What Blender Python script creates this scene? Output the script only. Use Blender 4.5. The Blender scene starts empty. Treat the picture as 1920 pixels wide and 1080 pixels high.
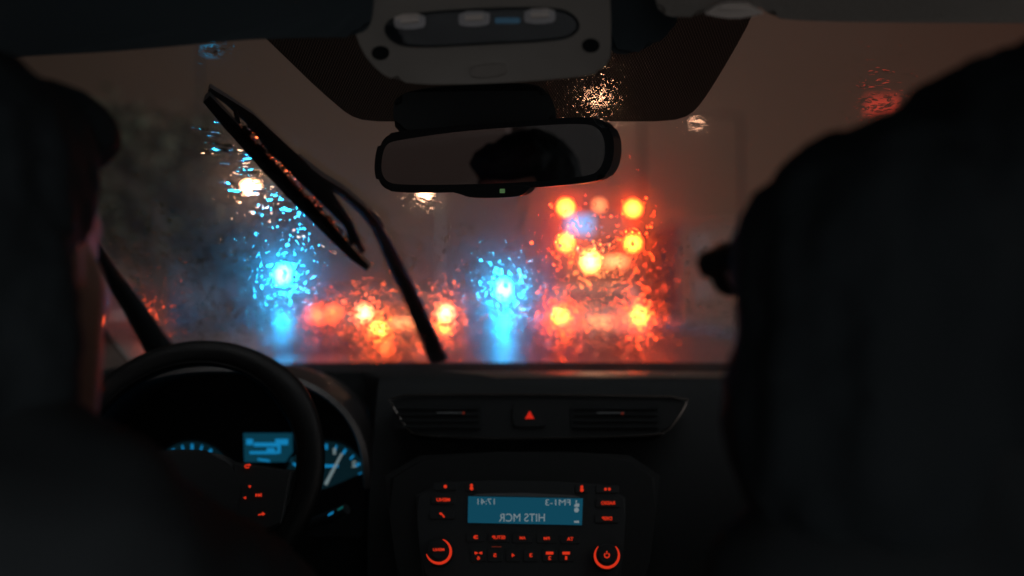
import bpy, bmesh, math, random
from mathutils import Vector, Matrix, noise
random.seed(11)
S = bpy.context.scene
COL = S.collection
V = Vector
# ------------------------------------------------------------------ camera
FPX = 32.0/36.0*1920.0
PITCH = math.radians(0.84)
CAM = V((0, 0, 1.15))
cam = bpy.data.cameras.new('camera'); camo = bpy.data.objects.new('camera', cam); COL.objects.link(camo)
camo.location = CAM; camo.rotation_euler = (math.pi/2 + PITCH, 0, 0)
cam.lens = 32.0; cam.sensor_width = 36.0; cam.clip_start = 0.02; cam.clip_end = 2000
cam.dof.use_dof = True; cam.dof.focus_distance = 1.06; cam.dof.aperture_fstop = 1.85
S.camera = camo
# ------------------------------------------------------------------ world: city-lit night sky, warm ahead; bright neutral fill added behind for the cabin
w = bpy.data.worlds.new('World'); S.world = w; w.use_nodes = True
nt = w.node_tree; nt.nodes.clear()
def wn(t, **k):
    n = nt.nodes.new(t)
    for a, b in k.items(): setattr(n, a, b)
    return n
tc = wn('ShaderNodeTexCoord'); sp = wn('ShaderNodeSeparateXYZ'); nt.links.new(tc.outputs['Generated'], sp.inputs[0])
def wramp(src, pts):
    r = wn('ShaderNodeValToRGB'); e = r.color_ramp.elements
    while len(e) < len(pts): e.new(0.5)
    for i, (p, c) in enumerate(pts): e[i].position = p; e[i].color = (*c, 1)
    nt.links.new(src, r.inputs[0]); return r
mz = wn('ShaderNodeMapRange'); mz.inputs[1].default_value = -.1; mz.inputs[2].default_value = .5; nt.links.new(sp.outputs[2], mz.inputs[0])
front = wramp(mz.outputs[0], [(0, (.060, .034, .023)), (.3, (.053, .034, .024)), (.65, (.043, .029, .022)), (1, (.028, .020, .016))])
mx = wn('ShaderNodeMapRange'); mx.inputs[1].default_value = -.55; mx.inputs[2].default_value = .55; nt.links.new(sp.outputs[0], mx.inputs[0])
side = wramp(mx.outputs[0], [(0, (.33, .33, .32)), (.35, (.80, .80, .78)), (.6, (1.1, 1.02, 1.0)), (1, (.75, .52, .47))])
mul = wn('ShaderNodeMixRGB', blend_type='MULTIPLY'); mul.inputs[0].default_value = 1
nt.links.new(front.outputs[0], mul.inputs[1]); nt.links.new(side.outputs[0], mul.inputs[2])
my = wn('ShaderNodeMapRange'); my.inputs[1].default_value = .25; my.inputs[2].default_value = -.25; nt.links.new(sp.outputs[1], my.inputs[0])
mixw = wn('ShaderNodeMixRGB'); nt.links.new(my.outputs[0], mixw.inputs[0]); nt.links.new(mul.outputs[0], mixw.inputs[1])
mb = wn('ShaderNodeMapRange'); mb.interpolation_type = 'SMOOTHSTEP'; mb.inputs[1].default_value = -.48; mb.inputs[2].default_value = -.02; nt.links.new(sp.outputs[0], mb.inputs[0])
rear = wramp(mb.outputs[0], [(0, (.065, .042, .037)), (1, (1.30, 1.30, 1.30))]); nt.links.new(rear.outputs[0], mixw.inputs[2])  # unseen bright fill lifting the cabin blacks, kept dim leftward for the mirror
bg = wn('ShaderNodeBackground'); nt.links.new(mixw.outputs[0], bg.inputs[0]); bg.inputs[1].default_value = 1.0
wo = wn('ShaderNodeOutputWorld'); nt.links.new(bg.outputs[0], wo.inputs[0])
S.view_settings.view_transform = 'Standard'; S.view_settings.look = 'None'; S.view_settings.exposure = 0; S.view_settings.gamma = 1
c = S.cycles
c.sample_clamp_direct = 0; c.sample_clamp_indirect = 0
c.max_bounces = 14; c.transmission_bounces = 12; c.transparent_max_bounces = 24; c.glossy_bounces = 4; c.diffuse_bounces = 3; c.volume_bounces = 1
c.use_denoising = True; c.blur_glossy = 0.2
# ------------------------------------------------------------------ pixel -> world helpers (1920 x 1080 photograph pixels)
Fv = V((0, math.cos(PITCH), math.sin(PITCH))); Uv = V((0, -math.sin(PITCH), math.cos(PITCH))); Rv = V((1, 0, 0))
def ray(u, v): return Fv + Rv*((u-960)/FPX) + Uv*((540-v)/FPX)
def P(u, v, Y):
    d = ray(u, v); return CAM + d*(Y/d.y)
def hit(u, v, p0, n):
    d = ray(u, v); return CAM + d*((p0-CAM).dot(n)/d.dot(n))
# ------------------------------------------------------------------ materials
def mat(name, col=(.5,.5,.5), rough=.5, metal=0, spec=.5, bump=None, mottle=0, coat=0):
    m = bpy.data.materials.new(name); m.use_nodes = True
    t = m.node_tree; b = t.nodes['Principled BSDF']
    b.inputs['Base Color'].default_value = (*col, 1); b.inputs['Roughness'].default_value = rough
    b.inputs['Metallic'].default_value = metal; b.inputs['Specular IOR Level'].default_value = spec
    if coat: b.inputs['Coat Weight'].default_value = coat; b.inputs['Coat Roughness'].default_value = .08
    if bump or mottle:
        co = t.nodes.new('ShaderNodeTexCoord'); nz = t.nodes.new('ShaderNodeTexNoise')
        nz.inputs['Scale'].default_value = bump[0] if bump else 20; nz.inputs['Detail'].default_value = 4
        t.links.new(co.outputs['Object'], nz.inputs['Vector'])
        if bump:
            bp = t.nodes.new('ShaderNodeBump'); bp.inputs['Strength'].default_value = bump[1]; bp.inputs['Distance'].default_value = bump[2]
            t.links.new(nz.outputs[0], bp.inputs['Height']); t.links.new(bp.outputs[0], b.inputs['Normal'])
        if mottle:
            r = t.nodes.new('ShaderNodeValToRGB'); e = r.color_ramp.elements
            e[0].position = .3; e[1].position = .7
            e[0].color = (*[x*(1-mottle) for x in col], 1); e[1].color = (*[min(1, x*(1+mottle)) for x in col], 1)
            t.links.new(nz.outputs[0], r.inputs[0]); t.links.new(r.outputs[0], b.inputs['Base Color'])
    return m
def emit(name, col, strength):
    m = bpy.data.materials.new(name); m.use_nodes = True; t = m.node_tree; t.nodes.clear()
    e = t.nodes.new('ShaderNodeEmission'); e.inputs[0].default_value = (*col, 1); e.inputs[1].default_value = strength
    o = t.nodes.new('ShaderNodeOutputMaterial'); t.links.new(e.outputs[0], o.inputs[0]); return m
def water_mat():
    m = bpy.data.materials.new('rain_water'); m.use_nodes = True; t = m.node_tree; t.nodes.clear()
    e = t.nodes.new('ShaderNodeBsdfRefraction'); e.inputs['IOR'].default_value = 1.33; e.inputs['Roughness'].default_value = 0
    e.inputs[0].default_value = (.98, .98, .98, 1)
    o = t.nodes.new('ShaderNodeOutputMaterial'); t.links.new(e.outputs[0], o.inputs[0]); return m
def clear_glass(name, tint=(1,1,1), gloss=.04, mist=0, g=.95):
    m = bpy.data.materials.new(name); m.use_nodes = True; t = m.node_tree; t.nodes.clear()
    a = t.nodes.new('ShaderNodeBsdfTransparent'); a.inputs[0].default_value = (*tint, 1)
    o = t.nodes.new('ShaderNodeOutputMaterial')
    if gloss:
        b = t.nodes.new('ShaderNodeBsdfGlossy'); b.inputs['Roughness'].default_value = .02
        x = t.nodes.new('ShaderNodeMixShader'); x.inputs[0].default_value = gloss
        t.links.new(a.outputs[0], x.inputs[1]); t.links.new(b.outputs[0], x.inputs[2]); t.links.new(x.outputs[0], o.inputs[0])
    else: t.links.new(a.outputs[0], o.inputs[0])
    if mist:
        s = t.nodes.new('ShaderNodeVolumeScatter'); s.inputs['Color'].default_value = (1, 1, 1, 1)
        s.inputs['Density'].default_value = mist; s.inputs['Anisotropy'].default_value = g
        t.links.new(s.outputs[0], o.inputs['Volume'])
    return m
M = dict(
 black_plastic=mat('black_plastic', (.013,.017,.019), .55, spec=.25, bump=(900,.25,.0006)),
 soft_dash=mat('soft_dash', (.009,.011,.012), .75, spec=.12, bump=(700,.25,.0006)),
 gloss_black=mat('gloss_black', (.016,.02,.023), .3, spec=.25),
 leather=mat('leather', (.004,.005,.0055), .45, spec=.16, bump=(260,.35,.001)),
 dark_fabric=mat('dark_fabric', (.032,.037,.043), .95, spec=.1, bump=(500,.5,.001)),
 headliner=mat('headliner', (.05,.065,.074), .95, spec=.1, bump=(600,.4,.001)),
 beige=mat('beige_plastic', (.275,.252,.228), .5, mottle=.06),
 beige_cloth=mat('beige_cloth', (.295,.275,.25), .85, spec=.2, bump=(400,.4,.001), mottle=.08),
 chrome=mat('chrome_trim', (.22,.21,.20), .25, metal=1),
 rubber=mat('wiper_rubber', (.012,.013,.014), .4),
 wiper_paint=mat('wiper_paint', (.015,.015,.016), .28),
 hair=mat('dark_hair', (.030,.038,.043), .75, spec=.1, bump=(220,.4,.002)),
 skin=mat('skin', (.30,.17,.125), .55, mottle=.08),
 coat=mat('coat_cloth', (.042,.050,.055), .9, spec=.15, bump=(300,.5,.002)),
 asphalt=mat('wet_asphalt', (.035,.034,.034), .31, spec=.7, bump=(3.0,.35,.03)),
 paving=mat('wet_paving', (.10,.095,.09), .35, bump=(5,.3,.02), mottle=.2),
 paint_line=mat('road_paint', (.6,.6,.58), .4),
 edge=mat('glossy_edge', (.03,.028,.027), .30, spec=.9), hood=mat('hood_plastic', (.012,.012,.013), .42, spec=.6), metal_grey=mat('galvanised_metal', (.22,.22,.21), .5, metal=.4),
 matt_black=mat('matt_black', (.010,.012,.013), .8, spec=.1),
 bark=mat('bark', (.05,.04,.03), .9), leaves=mat('leaf_green', (.035,.04,.02), .8),
 brick=mat('brick_wall', (.10,.06,.045), .85, mottle=.3), glassdark=mat('dark_window', (.02,.022,.025), .1),
 car_dark=mat('dark_car_paint', (.03,.03,.035), .5, spec=.3), car_silver=mat('silver_car_paint', (.35,.35,.36), .55),
 bus_red=mat('bus_paint', (.13,.05,.04), .75, spec=.1), tyre=mat('tyre_rubber', (.02,.02,.02), .8),
 bonnet=mat('bonnet_paint', (.03,.035,.05), .2, coat=.6),
 mirror=mat('mirror_silver', (.72,.72,.72), .015, metal=1),
 tail_hot=emit('brake_lamp_red', (1, .055, .005), 125), tail_dim=emit('tail_lamp_dim', (1, .09, .02), 9),
 amber=emit('amber_lamp', (1, .25, .05), 34), plate_lit=emit('lit_plate', (1, .26, .09), 5), reverse=emit('pale_lamp', (1, .13, .05), 55),
 yellow_lamp=emit('yellow_lamp', (1, .095, .011), 100),
 signal=emit('signal_blue_green', (.009, .40, .90), 430), street=emit('street_lamp_warm', (1, .50, .27), 48), street_far=emit('street_lamp_pale', (1, .56, .34), 36),
 blue_panel=emit('blue_panel', (.0, .22, .46), 3), blue_glow=emit('blue_glow', (.0, .17, .33), 1.8), street_small=emit('street_lamp_small', (1, .5, .3), 16), window_lit=emit('lit_window', (1, .42, .2), .35), red_sign=emit('red_sign', (1, .10, .06), .42),
 scr_bg=emit('radio_screen_glow', (.005, .056, .092), 1.0), scr_tx=emit('radio_screen_letters', (.17, .215, .235), 1.0),
 red_ico=emit('red_backlight', (.62, .030, .010), 1.0), red_haz=emit('hazard_red', (.52, .016, .008), 1.0), red_dim=emit('red_dim', (.10,.012,.006), 1.0),
 cy=emit('cluster_cyan', (.006, .19, .42), 1.0), cy_dim=emit('cluster_cyan_dim', (.003, .036, .06), 1.0), cy_pale=emit('cluster_needle', (.14,.19,.2), 1.0), cy_teal=emit('stalk_teal',(.004,.07,.07),1.0),
 green_led=emit('green_led', (.05, .10, .04), 1.0), water=water_mat(),
)
M['bulb'] = mat('pale_bulb', (.85,.76,.70), .35); M['cy_strip'] = emit('console_strip', (.008,.03,.048), 1.0)
M['vent'] = mat('vent_black', (.008,.010,.011), .7, spec=.15)
M['metal_dark'] = mat('dark_metal', (.07,.08,.085), .4)
# ------------------------------------------------------------------ object helpers
def tag(o, label=None, cat=None, group=None, kind=None):
    if label: o['label'] = label
    if cat: o['category'] = cat
    if group: o['group'] = group
    if kind: o['kind'] = kind
    return o
def thing(name, loc, label, cat, group=None):
    o = bpy.data.objects.new(name, None); COL.objects.link(o); o.location = loc; o.empty_display_size = .05
    return tag(o, label, cat, group)
def link(name, me, m, parent=None, smooth=True):
    o = bpy.data.objects.new(name, me); COL.objects.link(o)
    if m and not me.materials: me.materials.append(m)
    if smooth and me.polygons:
        me.polygons.foreach_set('use_smooth', [True]*len(me.polygons))
        try: me.set_sharp_from_angle(angle=math.radians(38))
        except Exception: pass
    if parent is not None:
        off = V((0, 0, 0)); q = parent
        while q is not None: off += q.location; q = q.parent
        o.parent = parent; me.transform(Matrix.Translation(-off))
    return o
def mesh(name, verts, faces, m, parent=None, smooth=True):
    me = bpy.data.meshes.new(name); me.from_pydata([tuple(v) for v in verts], [], faces); me.update()
    return link(name, me, m, parent, smooth)
def bmobj(name, bm, m, parent=None, smooth=True):
    bmesh.ops.recalc_face_normals(bm, faces=bm.faces[:])
    me = bpy.data.meshes.new(name); bm.to_mesh(me); bm.free(); return link(name, me, m, parent, smooth)
def chaikin(pts, n=2, closed=True):
    pts = [V(p) for p in pts]
    for _ in range(n):
        out = []; N = len(pts)
        for i in range(N if closed else N-1):
            a, b = pts[i], pts[(i+1) % N]
            out += [a*.75+b*.25, a*.25+b*.75]
        if not closed: out = [pts[0]] + out + [pts[-1]]
        pts = out
    return pts
def add_prism(bm, front, back, bevel=0):
    vf = [bm.verts.new(p) for p in front]; vb = [bm.verts.new(p) for p in back]; n = len(vf)
    ff = bm.faces.new(vf); fb = bm.faces.new(vb[::-1])
    for i in range(n): bm.faces.new((vf[i], vb[i], vb[(i+1) % n], vf[(i+1) % n]))
    if bevel:
        es = list(ff.edges)+list(fb.edges)
        bmesh.ops.bevel(bm, geom=es, offset=bevel, segments=3, affect='EDGES', clamp_overlap=True)
def plate(name, outline, p0, n, th, m, parent=None, bevel=0, smooth_n=2, lift=0):
    """outline in photo pixels laid on the plane (p0, n) at its real distance, n towards the viewer; th = real thickness away from n"""
    n = V(n).normalized(); p0 = V(p0)
    pts = chaikin([(u, v, 0) for u, v in outline], smooth_n) if smooth_n else [V((u, v, 0)) for u, v in outline]
    fr = [hit(p.x, p.y, p0 + n*lift, n) for p in pts]; bk = [p - n*th for p in fr]
    bm = bmesh.new(); add_prism(bm, fr, bk, bevel); return bmobj(name, bm, m, parent)
def add_box(bm, c, s, bevel=0, rot=None):
    r = bmesh.ops.create_cube(bm, size=1); vs = r['verts']
    mt = Matrix.Translation(V(c)) @ (rot.to_4x4() if rot else Matrix()) @ Matrix.Diagonal((*s, 1))
    bmesh.ops.transform(bm, matrix=mt, verts=vs)
    if bevel:
        es = list({e for v in vs for e in v.link_edges}); bmesh.ops.bevel(bm, geom=es, offset=bevel, segments=3, affect='EDGES', clamp_overlap=True)
def box(name, c, s, m, parent=None, bevel=0, rot=None):
    bm = bmesh.new(); add_box(bm, c, s, bevel, rot); return bmobj(name, bm, m, parent)
def add_tube(bm, path, rad, seg=10, closed=False, flat=1.0, updir=None):
    path = [V(p) for p in path]; N = len(path); rings = []
    for i, p in enumerate(path):
        a = path[(i-1) % N] if (closed or i > 0) else p; b = path[(i+1) % N] if (closed or i < N-1) else p
        t = (b-a).normalized(); up = updir or V((0, 0, 1))
        if abs(t.dot(up)) > .97: up = V((0, 1, 0))
        s = t.cross(up).normalized(); q = s.cross(t).normalized()
        r = rad[i] if isinstance(rad, (list, tuple)) else rad
        rings.append([bm.verts.new(p + s*math.cos(2*math.pi*k/seg)*r + q*math.sin(2*math.pi*k/seg)*r*flat) for k in range(seg)])
    for i in range(N if closed else N-1):
        A, B = rings[i], rings[(i+1) % N]
        for k in range(seg): bm.faces.new((A[k], A[(k+1) % seg], B[(k+1) % seg], B[k]))
    if not closed: bm.faces.new(rings[0][::-1]); bm.faces.new(rings[-1])
def tube(name, path, rad, m, parent=None, seg=10, closed=False, flat=1.0, updir=None):
    bm = bmesh.new(); add_tube(bm, path, rad, seg, closed, flat, updir); return bmobj(name, bm, m, parent)
def add_ell(bm, c, r, rot=None, sub=3):
    res = bmesh.ops.create_icosphere(bm, subdivisions=sub, radius=1)
    bmesh.ops.transform(bm, matrix=Matrix.Translation(V(c)) @ (rot.to_4x4() if rot else Matrix()) @ Matrix.Diagonal((*r, 1)), verts=res['verts'])
def add_cap(bm, a, b, ra, rb):
    a, b = V(a), V(b); n = 8
    add_tube(bm, [a+(b-a)*i/n for i in range(n+1)], [ra+(rb-ra)*i/n for i in range(n+1)], 14)
    add_ell(bm, a, (ra, ra, ra), sub=2); add_ell(bm, b, (rb, rb, rb), sub=2)
def remesh(name, bm, m, parent, voxel=.006, smooth_it=4, dispf=None):
    me = bpy.data.meshes.new(name); bm.to_mesh(me); bm.free()
    o = bpy.data.objects.new('tmp', me); COL.objects.link(o)
    md = o.modifiers.new('r', 'REMESH'); md.mode = 'VOXEL'; md.voxel_size = voxel
    sm = o.modifiers.new('s', 'SMOOTH'); sm.iterations = smooth_it; sm.factor = .5
    dg = bpy.context.evaluated_depsgraph_get(); dg.update()
    me2 = bpy.data.meshes.new_from_object(o.evaluated_get(dg)); bpy.data.objects.remove(o)
    if dispf:
        for v in me2.vertices: v.co = v.co + v.normal*dispf(v.co)
        me2.update()
    me2.materials.clear(); return link(name, me2, m, parent)
def text_mesh(s, bold=.0):
    cu = bpy.data.curves.new('t', 'FONT'); cu.body = s; cu.align_x = 'CENTER'; cu.align_y = 'CENTER'; cu.size = 1; cu.offset = bold; cu.extrude = .01
    o = bpy.data.objects.new('tmp', cu); COL.objects.link(o); dg = bpy.context.evaluated_depsgraph_get(); dg.update()
    me = bpy.data.meshes.new_from_object(o.evaluated_get(dg)); bpy.data.objects.remove(o); return me
def text_at(name, s, u, v, wpx, hpx, p0, n, m, parent, lift=.002, mirror=True, bold=.0, rot=0):
    """lettering of given pixel box laid on plane; mirrored as the photograph shows it"""
    me = text_mesh(s, bold); xs = [q.co.x for q in me.vertices]; ys = [q.co.y for q in me.vertices]
    x0, x1, y0, y1 = min(xs), max(xs), min(ys), max(ys); n = V(n).normalized(); p0 = V(p0)
    cr, sr = math.cos(rot), math.sin(rot)
    for q in me.vertices:
        a = (q.co.x-(x0+x1)/2)/(x1-x0)*wpx*(-1 if mirror else 1); b = -(q.co.y-(y0+y1)/2)/(y1-y0)*hpx
        a, b = a*cr-b*sr, a*sr+b*cr
        q.co = hit(u+a, v+b, p0+n*(lift + (.0004 if q.co.z > 0 else 0)), n)
    me.materials.clear(); return link(name, me, m, parent, smooth=False)
def arc_px(u, v, r, a0, a1, n=24): return [(u+r*math.cos(math.radians(a0+(a1-a0)*i/n)), v+r*math.sin(math.radians(a0+(a1-a0)*i/n))) for i in range(n+1)]
def rrect(u0, v0, u1, v1): return [(u0, v0), (u1, v0), (u1, v1), (u0, v1)]
def rr(u0, v0, u1, v1, r):
    o = []
    for cx, cy, a in ((u1-r, v0+r, -90), (u1-r, v1-r, 0), (u0+r, v1-r, 90), (u0+r, v0+r, 180)): o += arc_px(cx, cy, r, a, a+90, 4)
    return o
# ------------------------------------------------------------------ windscreen surface
KX = .20; YT, YB, ZT, ZB = .98, 1.86, 1.475, 1.00
SL = (YB-YT)/(ZT-ZB)
def wpt(x, z): return V((x, YT + SL*(ZT-z) - KX*x*x, z))
def wn_(x):
    tx = V((1, -2*KX*x, 0)); tz = V((0, SL, -1)); n = tx.cross(tz); return (n if n.z > 0 else -n).normalized()
def whit(u, v):
    d = ray(u, v); dx, dz = d.x/d.y, d.z/d.y; a, b = .2, 3.0
    for _ in range(50):
        Y = (a+b)/2
        if Y - (YT + SL*(ZT-1.15-dz*Y) - KX*(dx*Y)**2) > 0: b = Y
        else: a = Y
    return V((dx*Y, Y, 1.15+dz*Y))
#@@CABIN
# ================================================================== the car's own shell
cabin = thing('car_cabin', (0, 1.0, .4), 'dark front cabin of a car with a rain-streaked windscreen, seen from its rear seat', 'car')
def build_windscreen():
    nx, nz = 28, 24; vs = []; fs = []
    for side in (0, 1):
        for j in range(nz+1):
            for i in range(nx+1):
                x = -.70 + 1.40*i/nx; z = ZB + (ZT-ZB)*j/nz; vs.append(wpt(x, z) - wn_(x)*(.005*side))
    N = (nx+1)*(nz+1); idx = lambda s, i, j: s*N + j*(nx+1)+i
    for j in range(nz):
        for i in range(nx):
            fs.append((idx(0,i,j), idx(0,i+1,j), idx(0,i+1,j+1), idx(0,i,j+1))); fs.append((idx(1,i,j), idx(1,i,j+1), idx(1,i+1,j+1), idx(1,i+1,j)))
    ring = [(i,0) for i in range(nx)]+[(nx,j) for j in range(nz)]+[(i,nz) for i in range(nx,0,-1)]+[(0,j) for j in range(nz,0,-1)]
    for k in range(len(ring)):
        a, b = ring[k], ring[(k+1) % len(ring)]; fs.append((idx(0,*b), idx(0,*a), idx(1,*a), idx(1,*b)))
    me = bpy.data.meshes.new('w'); me.from_pydata([tuple(v) for v in vs], [], fs); bm = bmesh.new(); bm.from_mesh(me)
    return bmobj('windscreen', bm, clear_glass('misted_windscreen', gloss=.015, mist=25, g=.984), cabin)
windscreen = build_windscreen()
windscreen['label'] = 'rain-covered, slightly misted windscreen'
def build_shade():
    m = bpy.data.materials.new('dotted_shade'); m.use_nodes = True; t = m.node_tree; t.nodes.clear()
    co = t.nodes.new('ShaderNodeTexCoord'); mp = t.nodes.new('ShaderNodeMapping'); mp.inputs['Rotation'].default_value = (0, 0, .78); mp.inputs['Scale'].default_value = (430, 230, 0)
    vo = t.nodes.new('ShaderNodeTexVoronoi'); vo.inputs['Randomness'].default_value = 0; vo.inputs['Scale'].default_value = 1
    cm = t.nodes.new('ShaderNodeMath'); cm.operation = 'LESS_THAN'; cm.inputs[1].default_value = .40
    t.links.new(co.outputs['Object'], mp.inputs[0]); t.links.new(mp.outputs[0], vo.inputs['Vector']); t.links.new(vo.outputs['Distance'], cm.inputs[0])
    a = t.nodes.new('ShaderNodeBsdfDiffuse'); a.inputs[0].default_value = (.03, .031, .031, 1); tr = t.nodes.new('ShaderNodeBsdfTransparent'); tr.inputs[0].default_value=(.16,.16,.16,1)
    x = t.nodes.new('ShaderNodeMixShader'); o = t.nodes.new('ShaderNodeOutputMaterial')
    t.links.new(cm.outputs[0], x.inputs[0]); t.links.new(a.outputs[0], x.inputs[1]); t.links.new(tr.outputs[0], x.inputs[2]); t.links.new(x.outputs[0], o.inputs[0])
    rows = [(5,440,1415),(40,475,1400),(75,512,1381),(110,548,1361),(145,584,1340),(170,611,1324),(188,632,1311),(200,646,1300),(210,662,1285),(216,680,1265),(219,710,1230)]
    vs = []; fs = []; nx = 40
    for (v, a_, b_) in rows:
        for i in range(nx+1):
            u = a_+(b_-a_)*i/nx; p = whit(u, v); vs.append(p - wn_(p.x)*.0075)
    for j in range(len(rows)-1):
        for i in range(nx): k = j*(nx+1)+i; fs.append((k, k+1, k+nx+2, k+nx+1))
    o = mesh('shade_band', vs, fs, m, windscreen); return o
build_shade()
# roof, pillars, quarter window, door, bonnet
def grid_sheet(name, f, nu, nv, m, parent, th=None):
    vs = [f(i/nu, j/nv) for j in range(nv+1) for i in range(nu+1)]; fs = []
    for j in range(nv):
        for i in range(nu): k = j*(nu+1)+i; fs.append((k, k+1, k+nu+2, k+nu+1))
    o = mesh(name, vs, fs, m, parent)
    if th:
        md = o.modifiers.new('t', 'SOLIDIFY'); md.thickness = th; md.offset = 0
    return o
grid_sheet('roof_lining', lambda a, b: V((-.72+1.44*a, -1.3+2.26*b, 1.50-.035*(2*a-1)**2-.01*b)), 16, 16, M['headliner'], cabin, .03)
def pillar(pts, wds):
    bm = bmesh.new(); add_tube(bm, pts, wds, 10, flat=.8); return bmobj('windscreen_pillar', bm, M['black_plastic'], cabin)
LP = [P(20, 240, 1.02), P(120, 385, 1.18), P(205, 510, 1.36), P(250, 575, 1.5), P(300, 655, 1.62)]
pillar(LP, [.012, .012, .013, .018, .026])
pillar([V((-p.x, p.y, p.z)) for p in LP], [.028]*5)
# side window and door skin on each side
for sx in (-1, 1):
    vs = [V((sx*.70, .35, 1.0)), V((sx*.70, 1.75, .99)), V((sx*.70, 1.45, 1.16)), V((sx*.66, 1.0, 1.38)), V((sx*.66, .35, 1.42))]
    bm = bmesh.new(); add_prism(bm, vs, [v+V((sx*.004, 0, 0)) for v in vs]); bmobj('side_window', bm, clear_glass('side_glass', (.72,.68,.66), gloss=.05), cabin)
    vs = [V((sx*.70, -1.25, 1.02)), V((sx*.70, .33, 1.0)), V((sx*.665, .33, 1.42)), V((sx*.665, -1.0, 1.42))]
    bm = bmesh.new(); add_prism(bm, vs, [v+V((sx*.004, 0, 0)) for v in vs]); bmobj('side_window', bm, clear_glass('tinted_glass', (.26,.23,.22), gloss=.04), cabin)
    box('door', (sx*.74, -.52, .70), (.08, 1.6, .60), M['black_plastic'], cabin, .02)
    box('door', (sx*.74, 1.05, .70), (.08, 1.5, .60), M['black_plastic'], cabin, .02)
def bon(a, b):
    x = -.75+1.5*a; return V((x, 1.92+.95*b-.2*x*x, .965-.10*b-.10*b*b-.12*(2*a-1)**4))
grid_sheet('bonnet', bon, 16, 12, M['bonnet'], cabin, .02)
box('bulkhead', (0, 1.80, .62), (1.4, .04, .66), M['black_plastic'], cabin, .01)
# ================================================================== raindrops on the windscreen
def drop_geo(vs, fs, c, ax, ay, n, r, l, slope, seg=10):
    """shallow lens of water: r across, l along ay; slope = steepest rise"""
    h = r*slope*.5; ph = random.random()*6; k1, k2 = random.uniform(.05, .22), random.uniform(.03, .12); off = V((random.uniform(-.25,.25), random.uniform(-.25,.25), 0))
    b = len(vs); rad = [0, .38, .72, 1.0]
    vs.append(c + n*h + ax*off.x*r*.8 + ay*off.y*l*.8)
    for ri in rad[1:]:
        for k in range(seg):
            a = 2*math.pi*k/seg; q = 1 + k1*math.sin(2*a+ph) + k2*math.sin(3*a+2*ph); s = (1-ri)*.8
            vs.append(c + ax*((math.cos(a)*ri*q+off.x*s)*r) + ay*((math.sin(a)*ri*q+off.y*s)*l) + n*(h*(1-ri*ri)))
    for k in range(seg): fs.append((b, b+1+k, b+1+(k+1) % seg))
    for j in range(2):
        for k in range(seg):
            a0 = b+1+j*seg; fs.append((a0+k, a0+seg+k, a0+seg+(k+1) % seg, a0+(k+1) % seg))
    b2 = len(vs)
    for k in range(seg): vs.append(vs[b+1+2*seg+k].copy())
    fs.append(tuple(b2+k for k in range(seg))[::-1])
def wedge_geo(vs, fs, c, ax, ay, n, r, l, tx, ty, cx, cy, seg=12):
    """water piled to one side: mean tilt tx, ty and curvature cx, cy in degrees"""
    T = lambda d: math.tan(math.radians(d))
    def hh(a, b): return T(tx)*a*r + T(ty)*b*l + .5*r*T(cx)*(1-a*a) + .5*l*T(cy)*(1-b*b)
    ring = [(math.cos(2*math.pi*k/seg)*(1+.1*math.sin(4*math.pi*k/seg+tx)), math.sin(2*math.pi*k/seg)) for k in range(seg)]
    h0 = .00008 - min(hh(a, b) for a, b in ring); b0 = len(vs); pt = lambda a, b: c + ax*(a*r) + ay*(b*l) + n*(hh(a, b)+h0)
    vs.append(pt(0, 0))
    for q in (.4, .72, 1.0):
        for a, b in ring: vs.append(pt(a*q, b*q))
    for k in range(seg): fs.append((b0, b0+1+k, b0+1+(k+1) % seg))
    for j in range(2):
        for k in range(seg):
            a0 = b0+1+j*seg; fs.append((a0+k, a0+seg+k, a0+seg+(k+1) % seg, a0+(k+1) % seg))
    b1 = len(vs)
    for k in range(seg): vs.append(vs[b0+1+2*seg+k].copy())
    for a, b in ring: vs.append(c + ax*(a*r) + ay*(b*l))
    for k in range(seg): fs.append((b1+k, b1+seg+k, b1+seg+(k+1) % seg, b1+(k+1) % seg))
    b2 = len(vs)
    for a, b in ring: vs.append(c + ax*(a*r) + ay*(b*l))
    fs.append(tuple(b2+k for k in range(seg))[::-1])
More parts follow.
